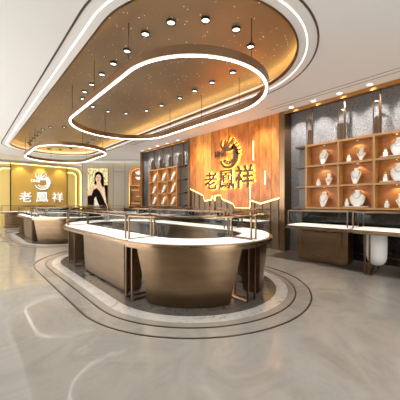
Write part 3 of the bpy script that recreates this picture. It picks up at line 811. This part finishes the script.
for sp_ in specs:
    if sp_[0] == 'c': t = curved_showcase(CX, sp_[1], sp_[2], sp_[3], L_(sp_[4], 0), g1)
    else: t = straight_showcase(CX, y0, y1, sp_[1], L_(sp_[4], 0), g1)
    dup(t, (t.location.x, t.location.y+ISL[1][0]-ISL[0][0], 0), None, L_(sp_[4], 1), g1)

# ------------------------------------------------------------------ showcases along the right wall and back
def wall_showcase(lab, W, base, D=.60, loc=(0, 0, 0), rz=0, base_w=None, base_off=0, grp='bronze wall showcases', legs=()):
    """local: x along the front, y from front (0) to back (D)"""
    t = thing('wall_showcase', lab, 'showcase', loc, rz, grp)
    h = W/2
    ct = obj('countertop', B(-h, h, 0, D, .675, ZT), 'bronze', t)
    obj('rim', B(-h, h, -.012, -.001, .70, .728), 'bronze_rim', ct)
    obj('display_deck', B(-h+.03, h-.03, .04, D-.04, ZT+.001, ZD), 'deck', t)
    bw = (base_w or W-.25)/2; o_ = base_off
    if base == 'block':
        ol = [(o_-bw, .665)]+[(o_-bw+.09-.09*math.cos(R(t_)), .11-.09*math.sin(R(t_))) for t_ in range(0, 91, 15)]+[(o_+bw-.09+.09*math.sin(R(t_)), .11-.09*math.cos(R(t_))) for t_ in range(0, 91, 15)]+[(o_+bw, .665)]
        obj('base', vprism(ol, [], .34, D-.02), 'bronze', t, bevel=.03, smooth=False)
        obj('inset_line', vprism([(o_-bw+.1, .63), (o_-bw+.1, .15), (o_+bw-.1, .15), (o_+bw-.1, .63)], [[(o_-bw+.11, .62), (o_-bw+.11, .16), (o_+bw-.11, .16), (o_+bw-.11, .62)]], .334, .339), 'bronze_rim', t)
    elif base == 'plain':
        obj('base', B(o_-bw, o_+bw, .12, D-.02, .01, .664), 'bronze', t, bevel=.02)
        obj('inset_line', vprism([(o_-bw+.1, .6), (o_-bw+.1, .1), (o_+bw-.1, .1), (o_+bw-.1, .6)], [[(o_-bw+.12, .58), (o_-bw+.12, .12), (o_+bw-.12, .12), (o_+bw-.12, .58)]], .105, .119), 'bronze_rim', t)
    elif base == 'tub':
        rings = []
        for z, f_ in ((.006, .62), (.3, .8), (.664, 1)):
            rings.append([(o_+bw*f_*cx_, .34+(.22*f_)*cy_, z) for cx_, cy_ in [(math.copysign(abs(math.cos(q))**.5, math.cos(q)), math.copysign(abs(math.sin(q))**.5, math.sin(q))) for q in [2*PI*k/32 for k in range(32)]]])
        obj('base', loft(bmesh.new(), rings), 'bronze', t, smooth=True)
    elif base == 'pod':
        prof = [(.02, .13), (.06, .135), (.1, .16), (.13, .2), (.145, .26), (.15, .33), (.15, .664)]
        obj('base', lathe(bmesh.new(), prof, 28, (o_, .36, 0)), 'white', t, smooth=True)['label'] = 'hanging white rounded pod'
    for x in legs:
        obj('leg_frame', tube(bmesh.new(), [(x, y, z) for y, z in ((.06, .674), (.06, .03), (.07, .014), (D-.07, .014), (D-.06, .03), (D-.06, .674))], .012, square=True), 'bronze_tube', t)
    bm = bmesh.new()
    for y in (.045, D-.045):
        tube(bm, [(-h+.035, y, ZC), (h-.035, y, ZC)], .008, square=True)
        for x in (-h+.035, h-.035): tube(bm, [(x, y, ZD), (x, y, ZC)], .009, square=True)
    for x in (-h+.035, h-.035): tube(bm, [(x, .045, ZC), (x, D-.045, ZC)], .008, square=True)
    fr = obj('case_frame', bm, 'bronze_tube', t)
    bm = bmesh.new(); bx(bm, -h+.05, h-.05, .043, .047, ZD+.002, ZC-.01); bx(bm, -h+.05, h-.05, .06, D-.06, ZC-.003, ZC+.001)
    bx(bm, -h+.033, -h+.037, .06, D-.06, ZD+.002, ZC-.01); bx(bm, h-.037, h-.033, .06, D-.06, ZD+.002, ZC-.01)
    obj('glass', bm, 'glass', fr)
    return t
# local x -> world -y when rotated by -90 degrees (front faces -x)
F = -PI/2; XF = 4.83
wall_showcase('bronze wall showcase with rounded block base before the stone wall', 1.17, 'block', .64, (XF, 2.165, 0), F, .98, -.03)
wall_showcase('wall showcase on a white hanging pod at the right picture edge', 1.5, 'pod', .64, (XF, .815, 0), F, None, -.45, legs=(-.545, -.475))
for yc, w, b, lab in ((4.25, 1.35, 'tub', 'wall showcase under the wood panel, nearest the stone wall'), (5.63, 1.35, 'tub', 'wall showcase under the middle of the wood panel'),
                      (7.05, 1.4, 'plain', 'wall showcase at the far end of the wood panel'), (8.5, 1.4, 'tub', 'wall showcase before the small orange shelf'), (9.85, 1.2, 'tub', 'last wall showcase beside the far stone bay end')):
    wall_showcase(lab, w, b, .6, (4.98, yc, 0), F)
for xc, lab in ((1.95, 'bronze box showcase before the gold wall, leftmost'), (3.45, 'bronze box showcase before the gold wall, in the middle'), (4.9, 'bronze box showcase before the gold wall, beside the taupe wall')):
    if xc < 4.5: wall_showcase(lab, 1.42, 'plain', .6, (xc, 15.05, 0), 0, grp='bronze box showcases at the back')
RG = Matrix.Rotation(ag, 3, 'Z')
for k, lab in enumerate(('bronze box showcase before the portrait poster', 'bronze box showcase before the arched niche')):
    wall_showcase(lab, 1.5, 'plain', .6, G0+RG @ Vector((.9+k*1.7, -1.5, 0)), ag, grp='bronze box showcases at the back')

# small jewellery props inside the far showcases
def make_prop(lab):
    t = thing('bangle_stand', lab, 'jewellery stand', group='dark bangle stands in the far showcases')
    obj('pillow', B(-.06, .06, -.05, .05, 0, .05), 'darkpad', t, bevel=.01)
    obj('post', lathe(bmesh.new(), [(.02, .05), (.02, .1), (.03, .11)], 12), 'white', t)
    obj('bangle', tube(bmesh.new(), [(.045*math.cos(2*PI*k/14), 0, .16+.045*math.sin(2*PI*k/14)) for k in range(14)], .007, 6, True), 'gold', t)
    return t
pr = None
spots_ = []
for k in range(5): spots_.append(((CX-.9, 9.4+k*.5), 'bangle stand in the left showcase of the far island'))
for k in range(5): spots_.append(((CX+.9, 9.4+k*.5), 'bangle stand in the right showcase of the far island'))
ordn = ['nearest', 'second', 'middle', 'fourth', 'farthest']
for k, ((x, y), lab) in enumerate(spots_):
    lab = '%s dark %s' % (ordn[k % 5], lab)
    if pr is None: pr = make_prop(lab); pr.location = (x, y, ZD+.001)
    else: dup(pr, (x, y, ZD+.001), None, lab)
ordn = ['leftmost', 'second from left', 'middle', 'second from right', 'rightmost']
for j, w in enumerate(('portrait poster', 'arched niche')):
    for k in range(5):
        p = G0+RG @ Vector((.9+j*1.7-.56+k*.28, -1.2, 0))
        dup(pr, (p.x, p.y, ZD+.001), ag, '%s dark bangle stand in the showcase before the %s' % (ordn[k], w))

# ------------------------------------------------------------------ ceiling lights
def ring_light(lab, rad, c0, c1, zb, rods, zr):
    t = thing('ring_pendant_light', lab, 'pendant light', (LX, (c0+c1)/2, zr), group='stadium-shaped pendant lights')
    O = (LX, (c0+c1)/2, zr)
    obj('metal_band', band(bmesh.new(), stadium(LX, rad-.035, c0, c1, 48), stadium(LX, rad+.035, c0, c1, 48), zb+.012, zb+.125), 'bronze_tube', t, O, smooth=True)
    obj('light_strip', band(bmesh.new(), stadium(LX, rad-.018, c0, c1, 48), stadium(LX, rad+.018, c0, c1, 48), zb, zb+.011), 'led', t, O)
    for x, y in rods:
        obj('suspension_rod', tube(bmesh.new(), [(x, y, zb+.125), (x, y, zr)], .006, 8), 'bronze_dark', t, O)
c0, c1 = 3.22, 5.71; rr = 1.15
rods = [(LX-rr, 3.23), (LX-rr, 4.48), (LX-rr, 5.7), (LX+rr, 3.1+.12), (LX+rr, 4.3), (LX+rr, 5.5), (LX, c0-rr), (LX, c1+rr)]
ring_light('large bronze stadium-shaped pendant light hanging nearest the camera', rr, c0, c1, 2.94, rods, CH+.2)
d0, d1 = 9.75, 11.65; r2 = 1.1
rods2 = [(LX-r2, 9.8), (LX-r2, 10.7), (LX-r2, 11.6), (LX+r2, 9.8), (LX+r2, 10.7), (LX+r2, 11.6), (LX, d0-r2), (LX, d1+r2)]
ring_light('smaller looking stadium-shaped pendant light hanging near the gold wall', r2, d0, d1, 2.94, rods2, CH+.2)
dl = None
def downlight(x, y, z, lab, group):
    global dl
    if dl is None:
        dl = thing('downlight', lab, 'downlight', (x, y, z), 0, group)
        obj('housing', band(bmesh.new(), arc(0, 0, .052, 0, 360, 23)[:-1], arc(0, 0, .062, 0, 360, 23)[:-1], -.03, 0), 'black', dl)
        obj('lamp_face', lathe(bmesh.new(), [(.0515, -.010), (.0515, -.001)], 24), 'lamp', dl)
    else: dup(dl, (x, y, z), None, lab, group)
d = [(1.9, 3.26), (1.9, 3.82), (1.9, 4.33), (1.9, 4.84), (1.91, 5.39), (1.92, 5.85), (2.02, 6.28), (2.37, 6.62), (2.8, 6.71), (3.22, 6.54), (3.52, 5.98),
     (3.6, 5.40), (3.66, 4.74), (3.66, 4.22), (3.66, 3.69), (3.66, 3.15), (3.25, 2.44), (2.78, 2.33), (2.34, 2.48), (2.03, 2.82)]
for k, (x, y) in enumerate(d):
    downlight(x, y, CH+.2-.001, 'round black-rimmed downlight in the gold ceiling, one of the oval above the near pendant', 'downlights above the near pendant')
for k, (x, y) in enumerate(d):
    downlight(x, y+6.55, CH+.2-.001, 'round black-rimmed downlight in the gold ceiling, one of the oval above the far pendant', 'downlights above the far pendant')
wl = thing('wall_washer', 'flush white wall washer light in the plaster above the stone display wall', 'downlight', (5.62, 3.06, CH), 0, 'wall washers above the stone wall')
obj('rim', band(bmesh.new(), arc(0, 0, .05, 0, 360, 23)[:-1], arc(0, 0, .06, 0, 360, 23)[:-1], -.006, -.0005), 'ceiling', wl)
obj('lamp_face', lathe(bmesh.new(), [(.049, -.005), (.049, -.0005)], 24), 'lamp', wl)
for y in (3.06, 2.54, 2.01, 1.48, .95, .42, -.1):
    if y != 3.06: dup(wl, (5.62, y, CH))
    spot('wall_spot', (5.62, y, CH-.02), 90, 72, (6.08, y, 2.6), (1, .97, .93), .95)
g2 = 'wall washers above the far stone bay'
for y in (9.9, 9.3, 8.7, 8.05, 7.4):
    dup(wl, (5.62, y, CH), None, 'flush white wall washer light in the plaster above the small far stone bay', g2)
    spot('wall_spot', (5.62, y, CH-.02), 90, 72, (6.08, y, 2.6), (1, .97, .93), .95)
for y in (6.3, 5.1, 3.9):
    spot('wall_spot', (5.0, y, CH-.02), 90, 80, (5.8, y, 2.2), (1, .86, .66), .9)
# linear air grille beside the recess
ga = thing('air_grille', 'long white slatted air grille in the ceiling beside the gold recess', 'air grille', (4.66, 6.2, CH))
bm = bmesh.new(); bx(bm, -.15, -.135, -2.9, 2.9, -.012, 0); bx(bm, .135, .15, -2.9, 2.9, -.012, 0); bx(bm, -.135, .135, -2.9, -2.885, -.012, 0); bx(bm, -.135, .135, 2.885, 2.9, -.012, 0)
obj('frame', bm, 'groove', ga)
bm = bmesh.new()
for k in range(5): bx(bm, -.125+k*.054, -.09+k*.054, -2.88, 2.88, -.012, -.002)
obj('slats', bm, 'grille', ga)
obj('backing', B(-.134, .134, -2.884, 2.884, -.0018, -.0004), 'strip_dark', ga)

# ------------------------------------------------------------------ light
w = bpy.data.worlds.new('world'); SC.world = w; w.use_nodes = True
w.node_tree.nodes['Background'].inputs[0].default_value = (1, .985, .96, 1)
w.node_tree.nodes['Background'].inputs[1].default_value = 5
for k, (x, y) in enumerate(d):
    if k % 2 == 0:
        for dy in (0, 6.55):
            if dy == 0 and k in (6, 8, 10): continue
            spot('ceiling_spot', (x, y+dy, CH+.18), 50, 130, (x, y+dy, 0), (1, .96, .9), .8, .13)

SC.view_settings.view_transform = 'Standard'; SC.view_settings.look = 'None'; SC.view_settings.gamma = 1
SC.view_settings.exposure = .12
